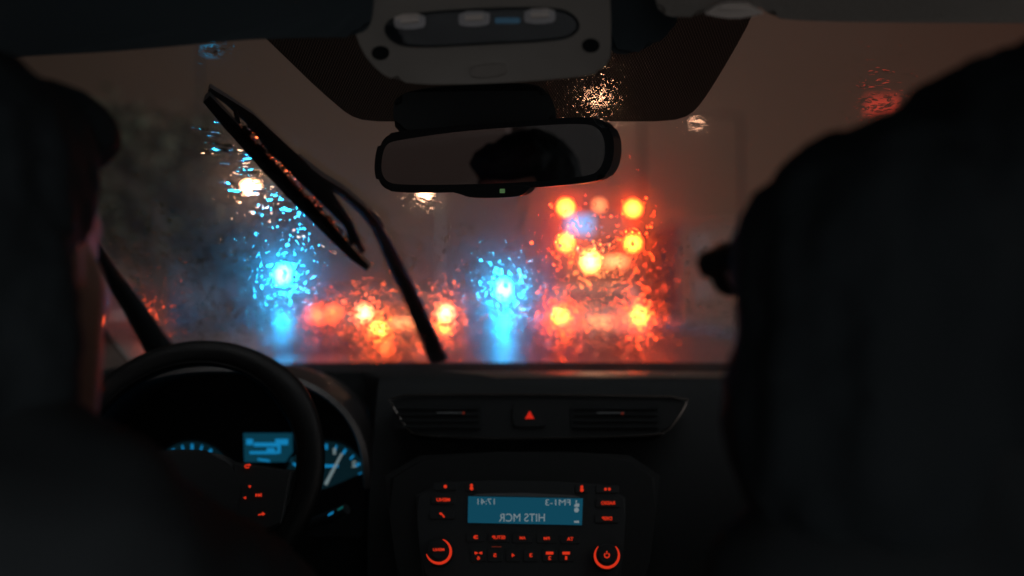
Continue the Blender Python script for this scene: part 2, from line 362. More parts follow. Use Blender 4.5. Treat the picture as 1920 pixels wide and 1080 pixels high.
def build_rain():
    vs = []; fs = []
    def put(x, z, r, l, slope, ang=0, seg=10):
        n = wn_(x); p = wpt(x, z) + n*.0006; tx = V((1, -2*KX*x, 0)).normalized(); ty = n.cross(tx).normalized()
        ax = tx*math.cos(ang)+ty*math.sin(ang); ay = ty*math.cos(ang)-tx*math.sin(ang)
        drop_geo(vs, fs, p, ax, ay, n, r, l, slope, seg)
    zlow, zmid = 1.0, 1.20
    for _ in range(11000):                        # settled drops, dense low on the glass
        x = random.uniform(-.62, .62); z = random.uniform(1.005, 1.30)
        if random.random() > min(1, (1.31-z)/.13): continue
        r = random.choice([.0012, .0015, .0019, .0023, .0030])*random.uniform(.8, 1.25)
        put(x, z, r, r*random.uniform(1.1, 2.3), math.tan(math.radians(random.choice([1.0, 1.6, 2.2, 3, 4, 5.2]))))
    for _ in range(420):                         # sparse fine drops above
        x = random.uniform(-.6, .6); z = random.uniform(1.2, 1.46); r = random.uniform(.0007, .0015)
        put(x, z, r, r*random.uniform(1, 2.2), math.tan(math.radians(random.uniform(2, 9))))
    # wavy film around and above: broad faint ripples
    for (u0, v0, su, sv, nn) in ((1130, 175, 75, 40, 190), (465, 345, 40, 50, 40), (1640, 190, 70, 60, 150), (1305, 232, 25, 14, 30), (400, 95, 30, 16, 60), (797, 375, 45, 26, 40), (1120, 215, 30, 12, 30)):
        for _ in range(nn):
            u, v = random.gauss(u0, su*.6), random.gauss(v0, sv*.6); p = whit(u, v)
            r = random.uniform(.002, .006); l = random.uniform(.001, .0028)
            put(p.x, p.z, r, l, math.tan(math.radians(random.uniform(2, 7)))*l/r, random.uniform(-.3, .4), 14)
    def wput(u, v, r, l, tx, ty, cx, cy, ang=0):
        p = whit(u, v); x = p.x; n = wn_(x); p = wpt(x, p.z) + n*.0006; t1 = V((1, -2*KX*x, 0)).normalized(); t2 = n.cross(t1).normalized()
        wedge_geo(vs, fs, p, t1*math.cos(ang)+t2*math.sin(ang), t2*math.cos(ang)-t1*math.sin(ang), n, r, l, tx, ty, cx, cy)
    R_ = random.uniform
    for _ in range(2600):                        # thick low belt of flatter drops
        x = R_(-.62, .62); z = R_(1.0, 1.15); r = R_(.0014, .0034); put(x, z, r, r*R_(1.1, 2), math.tan(math.radians(R_(.7, 2.8))))
    gap = [(452,240),(495,294),(540,342),(590,394),(640,448)]
    for _ in range(330):                         # water caught along the wiper frame
        k = min(3, int(random.random()*4)); t = random.random(); u = gap[k][0]+(gap[k+1][0]-gap[k][0])*t+R_(-7, 12); v = gap[k][1]+(gap[k+1][1]-gap[k][1])*t+R_(-10, 7)
        wput(u, v, R_(.002, .004), R_(.0024, .005), R_(8, 19), R_(5.5, 10.5), R_(1, 3), R_(.8, 2.5))
    for _ in range(150):                         # bars of water wiped along behind the blade
        t = random.random()**.7; u = 395+225*t+R_(-50, 38); v = 235+225*t+R_(-14, 42)
        if random.random() < .7: lu, lv = 531, 515
        else: lu, lv = 470, 350
        wput(u, v, R_(.005, .016)*(1-.6*t), R_(.0010, .0018), (lu-u)/FPX*57.3/.51+R_(-2, 2), (lv-v)/FPX*57.3+R_(-1.5, 1.5), R_(.8, 3), R_(1.5, 3.5), R_(.1, .26))
    o = mesh('raindrops', vs, fs, M['water']); tag(o, 'scattered raindrops and wiped water ridges on the windscreen', 'raindrops', kind='stuff'); return o
build_rain()

# ================================================================== wiper on the outside of the glass
def wout(u, v, off): p = whit(u, v); return p + wn_(p.x)*off
wiper = thing('windscreen_wiper', whit(825, 690), 'black windscreen wiper raised mid-sweep across the glass, wet with red-lit drops', 'wiper')
def strip_px(name, pts, wd, o0, o1, m, parent):
    """bar following pixel points on the glass; wd = half widths in px; between offsets o0..o1 above the glass"""
    pts = [V((p[0], p[1], 0)) for p in pts]; bm = bmesh.new(); secs = []
    for i, p in enumerate(pts):
        t = (pts[min(i+1, len(pts)-1)]-pts[max(i-1, 0)]).normalized(); q = V((-t.y, t.x, 0)); h = wd[i]; oo = o0[i] if isinstance(o0, list) else o0; o_1 = o1[i] if isinstance(o1, list) else o1
        secs.append([bm.verts.new(wout(*(p+q*h).xy, oo)), bm.verts.new(wout(*(p-q*h).xy, oo)), bm.verts.new(wout(*(p-q*h*.6).xy, o_1)), bm.verts.new(wout(*(p+q*h*.6).xy, o_1))])
    for a, b in zip(secs, secs[1:]):
        for k in range(4): bm.faces.new((a[k], a[(k+1) % 4], b[(k+1) % 4], b[k]))
    bm.faces.new(secs[0][::-1]); bm.faces.new(secs[-1]); return bmobj(name, bm, m, parent)
blade = strip_px('blade', [(387,188),(430,236),(500,312),(560,376),(620,437),(660,480),(690,506)], [9,11.5,13,13,11.5,9,6], .002, .012, M['rubber'], wiper)
strip_px('blade_frame', [(390,182),(425,205),(466,236),(510,282),(560,330),(610,382),(650,430),(680,486)], [4,6,11,16,18,16,10,5], .012, .020, M['wiper_paint'], blade)
strip_px('blade_claw', [(440,222),(452,262),(470,283)], [4,4,4], .010, .016, M['wiper_paint'], blade)
strip_px('blade_claw', [(622,395),(648,430),(660,472)], [4,4,4], .010, .016, M['wiper_paint'], blade)
strip_px('arm', [(556,328),(600,362),(640,386),(678,418),(703,447),(722,480),(745,528),(775,588),(800,642),(826,700)], [6,7,7,8,9,12,14.5,15.5,17,19], .022, .034, M['wiper_paint'], wiper)
strip_px('arm_clip', [(690,432),(703,447),(712,462)], [9,11,10], .030, .039, M['wiper_paint'], wiper)
def wiper_drops():
    vs = []; fs = []
    for _ in range(150):
        t = random.random(); q = V((455, 245, 0)).lerp(V((655, 455, 0)), t); u, v = q.x+random.uniform(-9, 22), q.y+random.uniform(-14, 8)
        p = wout(u, v, -.0015); n = -wn_(p.x); tx = V((1, -2*KX*p.x, 0)).normalized(); ty = n.cross(tx).normalized()
        r = random.uniform(.001, .0028); drop_geo(vs, fs, wout(u, v, .0215), tx, ty, (tx.cross(ty)), r, r*random.uniform(1, 1.8), math.tan(math.radians(random.uniform(20, 45))))
    o = mesh('raindrops_on_wiper', vs, fs, M['water']); tag(o, 'beads of rain clinging to the black wiper frame', 'raindrops', kind='stuff')
# ================================================================== rear-view mirror
MC = P(927, 290, 1.05); MN = V((-math.sin(math.radians(22)), -math.cos(math.radians(22)), -.12)).normalized()
mirror = thing('rear_view_mirror', MC, 'black framed rear-view mirror hanging at the top centre of the windscreen', 'mirror')
MO = [(742,246),(850,236),(1000,226),(1085,219),(1128,222),(1150,250),(1152,290),(1142,322),(1118,342),(1000,352),(870,361),(745,362),(712,353),(701,325),(704,285),(715,256)]
plate('housing', MO, MC, MN, .032, M['gloss_black'], mirror, .006, 2)
plate('mirror_glass', [(752,262),(860,246),(1000,236),(1085,231),(1118,236),(1133,258),(1134,292),(1126,316),(1108,330),(990,342),(870,346),(752,347),(724,341),(714,320),(717,288),(726,268)], MC, MN, .001, M['mirror'], mirror, 0, 2, lift=.0012)
chin = plate('lower_bezel', [(800,352),(1000,344),(985,362),(968,370),(880,372),(860,362)], MC, MN, .02, M['gloss_black'], mirror, .002, 2, lift=.002)
plate('indicator_light', rrect(937,354,946,362), MC, MN, .001, M['green_led'], mirror, 0, 0, lift=.0035)
SC0 = P(890, 200, 1.10)
plate('sensor_cover', [(742,262),(735,200),(745,178),(800,164),(900,158),(990,156),(1022,166),(1040,195),(1046,240),(900,268)], SC0, (0, -1, -.25), .05, M['black_plastic'], mirror, .008, 2)
# ================================================================== overhead console
OC = P(920, 80, .84); ON = V((0, -.86, -.51)).normalized()
oc = thing('overhead_console', OC, 'beige overhead console with a long oval courtesy lamp above the mirror', 'console')
plate('console_body', [(655,-60),(1140,-60),(1146,30),(1146,100),(1138,128),(1105,142),(1000,152),(880,158),(760,158),(715,140),(680,100),(662,50)], OC, ON, .06, M['beige'], oc, .005, 2)
lens = plate('lamp_surround', [(716,58),(730,34),(790,24),(900,16),(1040,14),(1075,26),(1090,48),(1078,68),(1040,77),(900,84),(790,90),(738,84)], OC, ON, .004, M['black_plastic'], oc, .001, 2, lift=.0035)
gl = plate('lamp_lens', [(722,57),(736,37),(790,28),(900,20),(1036,18),(1070,29),(1083,48),(1072,65),(1036,73),(900,80),(790,86),(742,80)], OC, ON, .001, clear_glass('courtesy_lens', (.9,.92,.95), .06), oc, 0, 2, lift=.009)
for (a, b) in ((768, 40), (889, 35), (1012, 30)):
    bl = plate('bulb_holder', [(a-28,b-12),(a+28,b-14),(a+30,b+8),(a+22,b+14),(a-22,b+15),(a-30,b+9)], OC, ON, .004, M['bulb'], lens, .0012, 1, lift=.0078)
    tube('bulb', [hit(a-17, b-1, OC+ON*.0085, ON), hit(a+17, b-3, OC+ON*.0085, ON)], .0028, M['bulb'], lens, 8)
plate('switch', rr(928,34,975,44,3), OC, ON, .002, M['cy_strip'], lens, 0, 0, lift=.0075)
for (a, b) in ((713, 100), (1108, 86)):
    plate('speaker_grille', [(a+17*math.cos(k*.3927), b+13*math.sin(k*.3927)) for k in range(16)], OC, ON, .003, M['matt_black'], oc, .0006, 1, lift=.0022)
plate('push_button', [(884,122),(945,120),(953,126),(952,142),(890,148),(879,140)], OC, ON, .004, M['beige'], oc, .0012, 1, lift=.004)
# ================================================================== sun visors
lv0 = P(330, 60, .82); ln = V((.05, -.8, -.6))
vis = thing('sun_visor', lv0, 'dark folded sun visor above the driver, along the top of the windscreen', 'sun visor', 'sun visors')
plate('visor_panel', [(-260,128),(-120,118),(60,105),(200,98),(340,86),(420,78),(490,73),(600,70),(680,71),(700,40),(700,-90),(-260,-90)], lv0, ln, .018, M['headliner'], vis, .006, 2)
rv0 = P(1600, 10, .80); rn = V((-.05, -.8, -.6))
vis2 = thing('sun_visor', rv0, 'pale beige sun visor above the passenger, beside its hook', 'sun visor', 'sun visors')
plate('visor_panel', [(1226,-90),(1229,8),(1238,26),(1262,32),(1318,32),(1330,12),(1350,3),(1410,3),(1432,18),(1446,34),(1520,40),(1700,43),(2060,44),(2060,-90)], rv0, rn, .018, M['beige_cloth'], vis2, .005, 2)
hook = thing('visor_hook', P(1376, 22, .82), 'small pale plastic hook holding the beige sun visor', 'hook')
plate('hook_body', [(1316,29),(1340,14),(1358,7),(1402,8),(1418,18),(1436,28),(1408,28),(1404,34),(1350,35),(1346,28)], P(1376,22,.79), rn, .008, M['bulb'], hook, .002, 1, lift=.004)
plate('hook_ridge', [(1348,16),(1404,15),(1404,20),(1348,21)], P(1376,22,.79), rn, .003, M['bulb'], hook, .0008, 1, lift=.0068)
rp0 = P(1200, 40, .90)
plate('visor_recess', [(1140,-90),(1140,90),(1160,108),(1210,96),(1245,72),(1275,44),(1300,-90)], rp0, ON, .03, M['headliner'], cabin, .006, 1)
# ================================================================== dashboard
dash = thing('dashboard', (0, 1.45, .9), 'black dashboard with centre air vents, sheen of red light along its top edge', 'dashboard')
def dash_profile(x):
    e = max(0, abs(x-.06)-.33)/.4
    drop = .035*min(1, e*e*3)
    return [(1.86, 1.000), (1.79, 1.030), (1.70, 1.0325), (1.60, 1.033), (1.52, 1.0325), (1.475, 1.030-drop*.3), (1.452, 1.0268-drop*.5), (1.441, 1.0215-drop*.7), (1.430, 1.013-drop), (1.420, .998-drop), (1.405, .975-drop*.6), (1.385, .94), (1.36, .90), (1.33, .80), (1.33, .55)]
def build_dash():
    xs = [-.70+1.4*i/40 for i in range(41)]; bm = bmesh.new(); rows = []
    for x in xs:
        pr = dash_profile(x)
        if -.70 < x < -.225: pr = [(max(y, 1.52), z) for y, z in pr]
        rows.append([bm.verts.new((x, y - .10*x*x, z)) for y, z in pr])
    for a, b in zip(rows, rows[1:]):
        for k in range(len(a)-1): bm.faces.new((a[k], b[k], b[k+1], a[k+1]))
    return bmobj('dash_pad', bm, M['soft_dash'], dash)
build_dash()
def edge_pt(a, b):
    x = -.12+.57*a; pr = dash_profile(x); w_ = min(1, min(a, 1-a)*6); y = 1.527-.075*b*w_
    for (y0, z0), (y1, z1) in zip(pr, pr[1:]):
        if y1 <= y <= y0: z = z0+(z1-z0)*(y0-y)/(y0-y1)
    return V((x, y-.10*x*x, z+.0008))
grid_sheet('edge_trim', edge_pt, 60, 8, M['edge'], dash)
VP0 = P(1000, 780, 1.345); VN = V((0, -.95, .30)).normalized()
VO = [(725,742),(850,740),(1000,740),(1150,742),(1292,744),(1284,764),(1262,798),(1248,811),(1225,816),(1120,820),(960,823),(830,820),(780,815),(764,806),(742,772)]
plate('vent_panel', VO, VP0, VN, .05, M['vent'], dash, .004, 1)
pts = [hit(p.x, p.y, VP0+VN*.003, VN) for p in chaikin([(u, v, 0) for u, v in VO], 1)]
tube('vent_trim', pts, .0016, M['chrome'], dash, 8, closed=True)
for a, b in ((738, 905), (1070, 1240)):
    g = plate('air_vent', rr(a, 756, b, 806, 8), VP0, VN, .002, M['matt_black'], dash, .0006, 0, lift=.002)
    for k in range(4):
        vv = 763 + k*11.5
        plate('louvre', rr(a+6, vv, b-6, vv+4, 1.5), VP0, VN, .004, M['matt_black'], g, 0, 0, lift=.0055)
    mid = (a+b)/2 + (25 if a < 900 else -8)
    plate('louvre_tab', rr(mid-28, 772.6, mid+24, 775.4, 1.2), VP0, VN, .003, M['metal_dark'], g, 0, 0, lift=.0085)
hz = plate('hazard_button', rr(962, 758, 1024, 800, 6), VP0, VN, .006, M['vent'], dash, .0012, 1, lift=.004)
plate('warning_triangle', [(993,770),(1001.5,785),(984.5,785)], VP0, VN, .001, M['red_haz'], hz, 0, 0, lift=.0052)
for a, b in ((869, 774), (1167, 775)): plate('tab_mark', rr(a-2, b-2, a+2, b+2, 1), VP0, VN, .001, M['red_dim'], dash, 0, 0, lift=.009)
# instrument hood: an arched visor over the dials
def build_hood():
    bm = bmesh.new(); rings = []
    for (Y, du, sc) in ((1.34, 0, 1.0), (1.345, 0, 1.035), (1.40, 0, 1.06), (1.50, 0, 1.02), (1.54, 0, .9)):
        ring = []
        for i in range(33):
            a = math.pi*(1-i/32); cs, sn = math.cos(a), math.sin(a)
            u = 420+268*sc*math.copysign(abs(cs)**.85, cs); v = 912-218*sc*(abs(sn)**.8)
            q = P(u, v, 1.36); ring.append(bm.verts.new((q.x, Y, q.z)))
        rings.append(ring)
    for (Y, sc) in ((1.36, .97), (1.50, .93)):
        ring = []
        for i in range(33):
            a = math.pi*(1-i/32); cs, sn = math.cos(a), math.sin(a)
            q = P(420+268*sc*math.copysign(abs(cs)**.85, cs), 912-218*sc*(abs(sn)**.8), 1.36); ring.append(bm.verts.new((q.x, Y, q.z)))
        rings.insert(0, ring)
    order = [rings[0], rings[1]] + rings[2:]
    for A, B in zip(order, order[1:]):
        for k in range(32): bm.faces.new((A[k], A[k+1], B[k+1], B[k]))
    return bmobj('instrument_hood', bm, M['hood'], dash)
build_hood()
# centre stack carrying the radio
RP0 = P(983, 985, 1.20); RN = V((0, -.90, .44)).normalized()
plate('centre_stack', [(715,850),(1000,846),(1245,850),(1225,1000),(1200,1200),(760,1200),(735,1000)], RP0, RN, .12, M['vent'], dash, .012, 1, lift=-.004)
# ================================================================== instrument cluster
IP0 = P(480, 860, 1.45); IN = V((0, -.93, .36)).normalized()
clu = thing('instrument_cluster', IP0, 'blue lit instrument cluster with a trip display, behind the steering wheel', 'instrument cluster')
plate('cluster_face', [(170,800),(300,740),(520,740),(690,800),(700,960),(160,960)], IP0, IN, .02, M['matt_black'], clu, .002, 1)
dp = plate('trip_display', [(456,812),(548,812),(549,866),(458,866)], IP0, IN, .002, M['cy_dim'], clu, .0005, 0, lift=.003)
def ctext(s, u, v, w_, h_, m, par, rot=0, bold=.03): return text_at('lettering', s, u, v, w_, h_, IP0, IN, m, par, lift=.0055, bold=bold, rot=rot)
for r_ in (rrect(476,830,524,837), rrect(468,846,520,851), rrect(500,840,515,849), rrect(520,832,526,850), rrect(462,823,474,834), rrect(516,823,540,834)):
    plate('display_segment', r_, IP0, IN, .001, M['cy'], dp, 0, 0, lift=.0045)
plate('display_segment', [(482,859),(505,862),(506,866),(484,863)], IP0, IN, .001, M['cy'], dp, 0, 0, lift=.0045)
plate('display_header', rrect(462,812,540,818), IP0, IN, .001, M['cy_dim'], dp, 0, 0, lift=.0046)
def dial(u, v, r, needle, first, nm):
    d = plate('dial', [(u+r*math.cos(k*math.pi/16), v+r*math.sin(k*math.pi/16)) for k in range(32)], IP0, IN, .002, M['cy_dial'], clu, 0, 0, lift=.003)
    ring = [hit(a, b, IP0+IN*.006, IN) for a, b in [(u+r*1.06*math.cos(k*math.pi/24), v+r*1.06*math.sin(k*math.pi/24)) for k in range(48)]]
    tube('dial_ring', ring, .0022, M['black_plastic'], d, 8, closed=True)
    nl = needle; ca, sa = math.cos(math.radians(nl)), math.sin(math.radians(nl)); f = lambda l, s_: (u+ca*l-sa*s_, v+sa*l+ca*s_)
    plate('needle', [f(-4, -3), f(r*.8, -2), f(r*.8, 2), f(-4, 3)], IP0, IN, .001, M['cy_pale'], d, 0, 0, lift=.009)
    bm = bmesh.new()
    for k in range(17):
        a = math.radians(150 + k*15); l0, l1 = (.80, .93)
        wdt = 2.2 if k % 2 == 0 else 1.4; c_, s_ = math.cos(a), math.sin(a); g = lambda l, t: hit(u+c_*r*l-s_*t, v+s_*r*l+c_*t, IP0+IN*.0055, IN)
        add_prism(bm, [g(l0, -wdt), g(l1, -wdt), g(l1, wdt), g(l0, wdt)], [p-IN*.001 for p in (g(l0, -wdt), g(l1, -wdt), g(l1, wdt), g(l0, wdt))])
    bmobj('tick_marks', bm, M['cy'], d)
    return d
M['cy_dial'] = emit('dial_glow', (.002, .010, .014), 1.0)
dr = dial(612, 905, 78, -62, 0, 'r'); dl = dial(360, 905, 78, 200, 0, 'l')
ctext('1', 627, 846, 5, 12, M['cy_pale'], dr); ctext('2', 664, 870, 9, 12, M['cy_pale'], dr); plate('scale_bar', rrect(602,871,634,876), IP0, IN, .001, M['cy'], dr, 0, 0, lift=.0055)
plate('lower_cowl', [(548,930),(610,917),(652,899),(692,880),(720,1010),(540,1010)], P(620,950,1.41), IN, .02, M['matt_black'], clu, .003, 1)
# ================================================================== steering wheel
WC = P(350, 880, 1.24); WA = math.radians(24)
wx = V((1, 0, 0)); wy = V((0, math.sin(WA), math.cos(WA))); wz = V((0, -math.cos(WA), math.sin(WA)))
sw = thing('steering_wheel', WC, 'black leather steering wheel in front of the driver, with red lit buttons', 'steering wheel')
RM = .1680
def wpl(a, b, c_=0): return WC + wx*a + wy*b + wz*c_
bm = bmesh.new(); N = 72; rings = []
for i in range(N):
    a = 2*math.pi*i/N; ctr = wpl(RM*math.cos(a), RM*math.sin(a)); rad = wx*math.cos(a)+wy*math.sin(a)
    grip = 1 + .16*math.exp(-((math.degrees(a) % 180 - 40)/16)**2)
    rings.append([bm.verts.new(ctr + rad*(.0195*grip*math.cos(2*math.pi*k/14)) + wz*(.0155*math.sin(2*math.pi*k/14))) for k in range(14)])
for i in range(N):
    for k in range(14): bm.faces.new((rings[i][k], rings[i][(k+1) % 14], rings[(i+1) % N][(k+1) % 14], rings[(i+1) % N][k]))
rim = bmobj('rim', bm, M['leather'], sw)
bm = bmesh.new(); add_tube(bm, [wpl((RM-.0165)*math.cos(a*math.pi/36), (RM-.0165)*math.sin(a*math.pi/36), .0095) for a in range(72)], .0012, 6, closed=True); bmobj('stitching', bm, M['leather'], rim)
def wprism(name, pts, z0, z1, m, par, bev=.004):
    bm = bmesh.new(); p2 = [wpl(a, b-.032, z1) for a, b in pts]; add_prism(bm, p2, [p-wz*(z1-z0) for p in p2], bev); return bmobj(name, bm, m, par)
hub = wprism('hub', [tuple(p.xy) for p in chaikin([(-.078,.045,0),(0,.058,0),(.078,.045,0),(.086,-.02,0),(.062,-.078,0),(-.062,-.078,0),(-.086,-.02,0)], 2)], -.035, .018, M['black_plastic'], sw, .008)
for sx in (-1, 1):
    wprism('spoke', [(sx*a, b) for a, b in ((.07,.034),(.150,.030),(.152,-.02),(.12,-.030),(.07,-.05))], -.016, .010, M['black_plastic'], sw, .005)
wprism('spoke', [(-.04,-.06),(.04,-.06),(.045,-.128),(-.045,-.128)], -.016, .008, M['black_plastic'], sw, .005)
def wicon(name, pts, par, m='red_ico'): return plate(name, pts, WC, wz, .0008, M[m], par, 0, 0, lift=.0195)
def icon_line(name, pts, r=1.6, par=None): return tube(name, [hit(a, b, WC+wz*.0195, wz) for a, b in pts], r*1.24/FPX, M['red_ico'], par, 6)
pad = wprism('button_pad', [(.066,.04),(.148,.028),(.142,-.045),(.07,-.075)], .008, .0165, M['black_plastic'], sw, .004)
icon_line('return_icon', [(468,871.5),(461,872),(459,874.5),(461,877),(467,876.5)], 1.3, pad); wicon('icon_arrowhead', [(466,869),(471,871.5),(466,874)], pad)
wicon('down_icon', [(465,910.5),(471,910.5),(468,915)], pad); wicon('back_icon', [(456,933.5),(461,930.5),(461,936)], pad)
for k in range(2): wicon('skip_icon', [(479+5*k,925),(484+5*k,928),(479+5*k,931.5)], pad)
wicon('skip_icon', [(488.6,924.5),(490.2,924.5),(490.2,931),(488.6,931)], pad)
icon_line('forward_icon', [(484,965.5),(494,963.5)], 1.2, pad); wicon('icon_arrowhead', [(491,959.5),(497,963),(492.5,967)], pad)
stalk = thing('control_stalk', P(600, 985, 1.36), 'slim black control stalk with blue-green markings beside the wheel', 'stalk')
tube('stalk_arm', [P(520,1000,1.38), P(580,984,1.36), P(612,972,1.345), P(650,954,1.33)], [.010,.009,.009,.008], M['black_plastic'], stalk, 10)
for u, v, wd, m in ((620, 963, 5, 'cy'), (638, 953, 5, 'cy_teal')):
    plate('stalk_mark', [(u-wd, v+1.5), (u+wd, v-4.5), (u+wd, v-.5), (u-wd, v+5)], P(u, v, 1.316), (0, -1, .1), .001, M[m], stalk, 0, 0)
# ================================================================== car radio
radio = thing('car_radio', RP0, 'car radio with a blue display of mirrored lettering and red lit buttons', 'car radio')
def rp(name, pts, th, m, par, lift, bev=0, sm=0): return plate(name, pts, RP0, RN, th, M[m], par, bev, sm, lift)
def rtx(s, u, v, w_, h_, m, par, lift=.0072, bold=.02, mirror=True): return text_at('lettering', s, u, v, w_, h_, RP0, RN, M[m], par, lift, mirror, bold)
rp('faceplate', [(778,902),(980,900),(1175,908),(1172,1000),(1162,1110),(795,1110),(784,1000)], .03, 'black_plastic', radio, .004, .004, 1)
scr = rp('display_screen', [(878,930.5),(1093,934.5),(1091,984),(877,979.5)], .002, 'scr_bg', radio, .006, 0)
rp('screen_lip', [(886,929),(900,925.5),(980,924),(1075,928.5),(1088,933)], .003, 'metal_dark', radio, .0068)
rtx('17:41', 911.5, 940.5, 32, 11, 'scr_tx', scr, bold=0); rtx('FM1-3', 1046, 942, 47, 11.5, 'scr_tx', scr, bold=0); rtx('HITS MCR', 978.5, 970.5, 86, 15, 'scr_tx', scr, bold=0)
rp('status_icon', [(1079,938),(1082,938),(1081,944),(1086,944),(1086,950),(1077,950),(1077,946),(1080,945)], .001, 'scr_tx', scr, .0072); rp('status_icon', arc_px(1081, 956, 4.5, 0, 350, 12), .001, 'scr_tx', scr, .0072)
rp('status_icon', [(1076,977),(1085,976),(1086,980),(1077,980)], .001, 'scr_tx', scr, .0072)
def rbtn(u, v, w_, h_, marks):
    b = rp('button', rr(u-w_/2, v-h_/2, u+w_/2, v+h_/2, 3), .003, 'black_plastic', radio, .0058, .0006)
    for mk in marks:
        if mk[0] == 't': rtx(mk[1], u+mk[2], v+mk[3], mk[4], mk[5], 'red_ico', b, .0064, .03)
        else: rp('mark', [(u+a, v+b_) for a, b_ in mk[1]], .0008, 'red_ico', b, .0066)
bar = lambda a, b, c_, d: ('p', rrect(a, b, c_, d))
rbtn(835, 912, 44, 15, [('p', arc_px(0, 0, 3.2, 0, 330, 10))])
rbtn(831, 937, 46, 17, [('t', 'MENU', 0, 0, 25, 6.5)])
rbtn(829, 965, 46, 17, [('p', [(-5,-4),(-1,-4),(0,-2),(4,2),(5,5),(2,5),(0,1),(-5,-1)])])
rbtn(1139, 917, 44, 15, [('p', arc_px(-3.5, 0, 2.6, 0, 330, 10)), ('p', arc_px(3.5, 0, 2.6, 0, 330, 10))])
rbtn(1140, 943, 46, 17, [('t', 'RADIO', 0, 0, 26, 6.5)]); rbtn(1138, 972, 46, 17, [('t', 'DISP', 0, 0, 19, 6.5)])
for u, v in ((884, 913), (1091, 916)):
    rbtn(u, v, 24, 16, [('p', arc_px(0, -3.2, 2.8, 0, 330, 10)), ('p', arc_px(0, 2.6, 3.4, 0, 330, 10))])
rbtn(892, 1007, 36, 18, [('p', [(-4,-1.5),(-1,-3.5),(4,-3.2),(4,-1.4),(0,-1.2),(-.5,1.2),(4,1.4),(4,3.2),(-2,3.2),(-4.5,1)])])
rbtn(935, 1007.5, 40, 18, [('t', 'SETUP', 0, 0, 25, 6.5)]); rbtn(980, 1008.5, 38, 18, [('t', 'AM', 0, 0, 11, 5.5)]); rbtn(1025, 1009.5, 38, 18, [('t', 'FM', 0, 0, 11, 5.5)]); rbtn(1069, 1010.5, 36, 18, [('t', 'TA', 0, 0, 12, 6.5)])
for u, n_, top in ((897, '6', 'x'), (928, '5', 0), (962, '4', 0), (995.5, '3', 0), (1030.5, '2', 'b'), (1061.5, '1', 'b')):
    mk = [('t', n_, 0, 5 if top else 0, 4 if n_ == '1' else 6, 7)]
    if top == 'b': mk.append(bar(-7, -6.5, 7, -1.5))
    if top == 'x': mk += [('p', [(-7,-7),(-1,-5),(-1,-3.5),(-7,-1.5)]), ('p', [(7,-7),(1,-5),(1,-3.5),(7,-1.5)])]
    rbtn(u, 1041, 28, 24, mk)
rp('red_line', rrect(922, 1024.4, 940, 1025.6), .0008, 'red_dim', radio, .0062)
def ring_seg(u, v, r0, r1, a0, a1, tap=1):
    n = 30; o = []; i_ = []
    for k in range(n+1):
        t = k/n; a = math.radians(a0+(a1-a0)*t); tw = (1 - abs(2*t-1)**3*.75) if tap else 1
        o.append((u+r1*math.cos(a), v+r1*math.sin(a))); i_.append((u+(r1-(r1-r0)*tw)*math.cos(a), v+(r1-(r1-r0)*tw)*math.sin(a)))
    return o, i_
def knob(u, v, a0, a1, icon):
    k = rp('volume_knob' if icon == 'p' else 'menu_knob', arc_px(u, v, 26, 0, 348, 30), .03, 'black_plastic', radio, .018, .003)
    o, i_ = ring_seg(u, v, 19.5, 24.5, a0, a1); n = RN
    bm = bmesh.new(); vo = [bm.verts.new(hit(a, b, RP0+n*.0188, n)) for a, b in o]; vi = [bm.verts.new(hit(a, b, RP0+n*.0188, n)) for a, b in i_]
    vo2 = [bm.verts.new(p.co - n*.0006) for p in vo]; vi2 = [bm.verts.new(p.co - n*.0006) for p in vi]
    for j in range(len(vo)-1):
        bm.faces.new((vo[j], vo[j+1], vi[j+1], vi[j])); bm.faces.new((vo2[j], vi2[j], vi2[j+1], vo2[j+1])); bm.faces.new((vo[j], vo2[j], vo2[j+1], vo[j+1])); bm.faces.new((vi[j], vi[j+1], vi2[j+1], vi2[j]))
    bmobj('ring_light', bm, M['red_ico'], k)
    cap = rp('knob_cap', arc_px(u, v-1, 16, 0, 348, 24), .005, 'black_plastic', k, .0205, .001)
    if icon == 'p':
        o, i_ = ring_seg(u, v-1, 3.4, 5.6, -50, 230, 0)
        rp('power_icon', o+i_[::-1], .0008, 'red_ico', k, .0212); rp('power_icon', rrect(u-1, v-9, u+1, v-3), .0008, 'red_ico', k, .0214)
    else: rtx('MENU', u-.5, v-3.5, 21, 5.5, 'red_ico', k, .0212, .03)
knob(823, 1034, -72, 168, 'm'); knob(1138, 1042, -48, 228, 'p')

# ================================================================== the two people in the front seats
def hand(bm, wrist, d, side, up, curl=.5, sc=1.0):
    """palm with four bent fingers and a thumb from its side; d = pointing direction"""
    d = V(d).normalized(); up = V(up); up = (up-d*up.dot(d)).normalized(); sd = d.cross(up).normalized()*side; w0 = V(wrist)
    for k, (o, L) in enumerate(((-.030, .066), (-.010, .076), (.010, .071), (.029, .056))):
        add_cap(bm, w0 + sd*o*.55, w0 + d*.085*sc + sd*o, .014, .0115)
        q = w0 + d*.088*sc + sd*o; a = 0
        for j in range(3):
            a += curl*(.55+.3*j); s_ = L*(.46, .31, .23)[j]*sc; q2 = q + (d*math.cos(a)-up*math.sin(a))*s_
            add_cap(bm, q, q2, .0092-.0008*j, .0086-.0009*j); q = q2
    t0 = w0 + d*.025 - sd*.028; t1 = t0 + (d*.6 - sd*.7 - up*.25).normalized()*.045; t2 = t1 + (d*.9 - sd*.1 - up*.4).normalized()*.032
    add_cap(bm, t0, t1, .0125, .0105); add_cap(bm, t1, t2, .0105, .008)
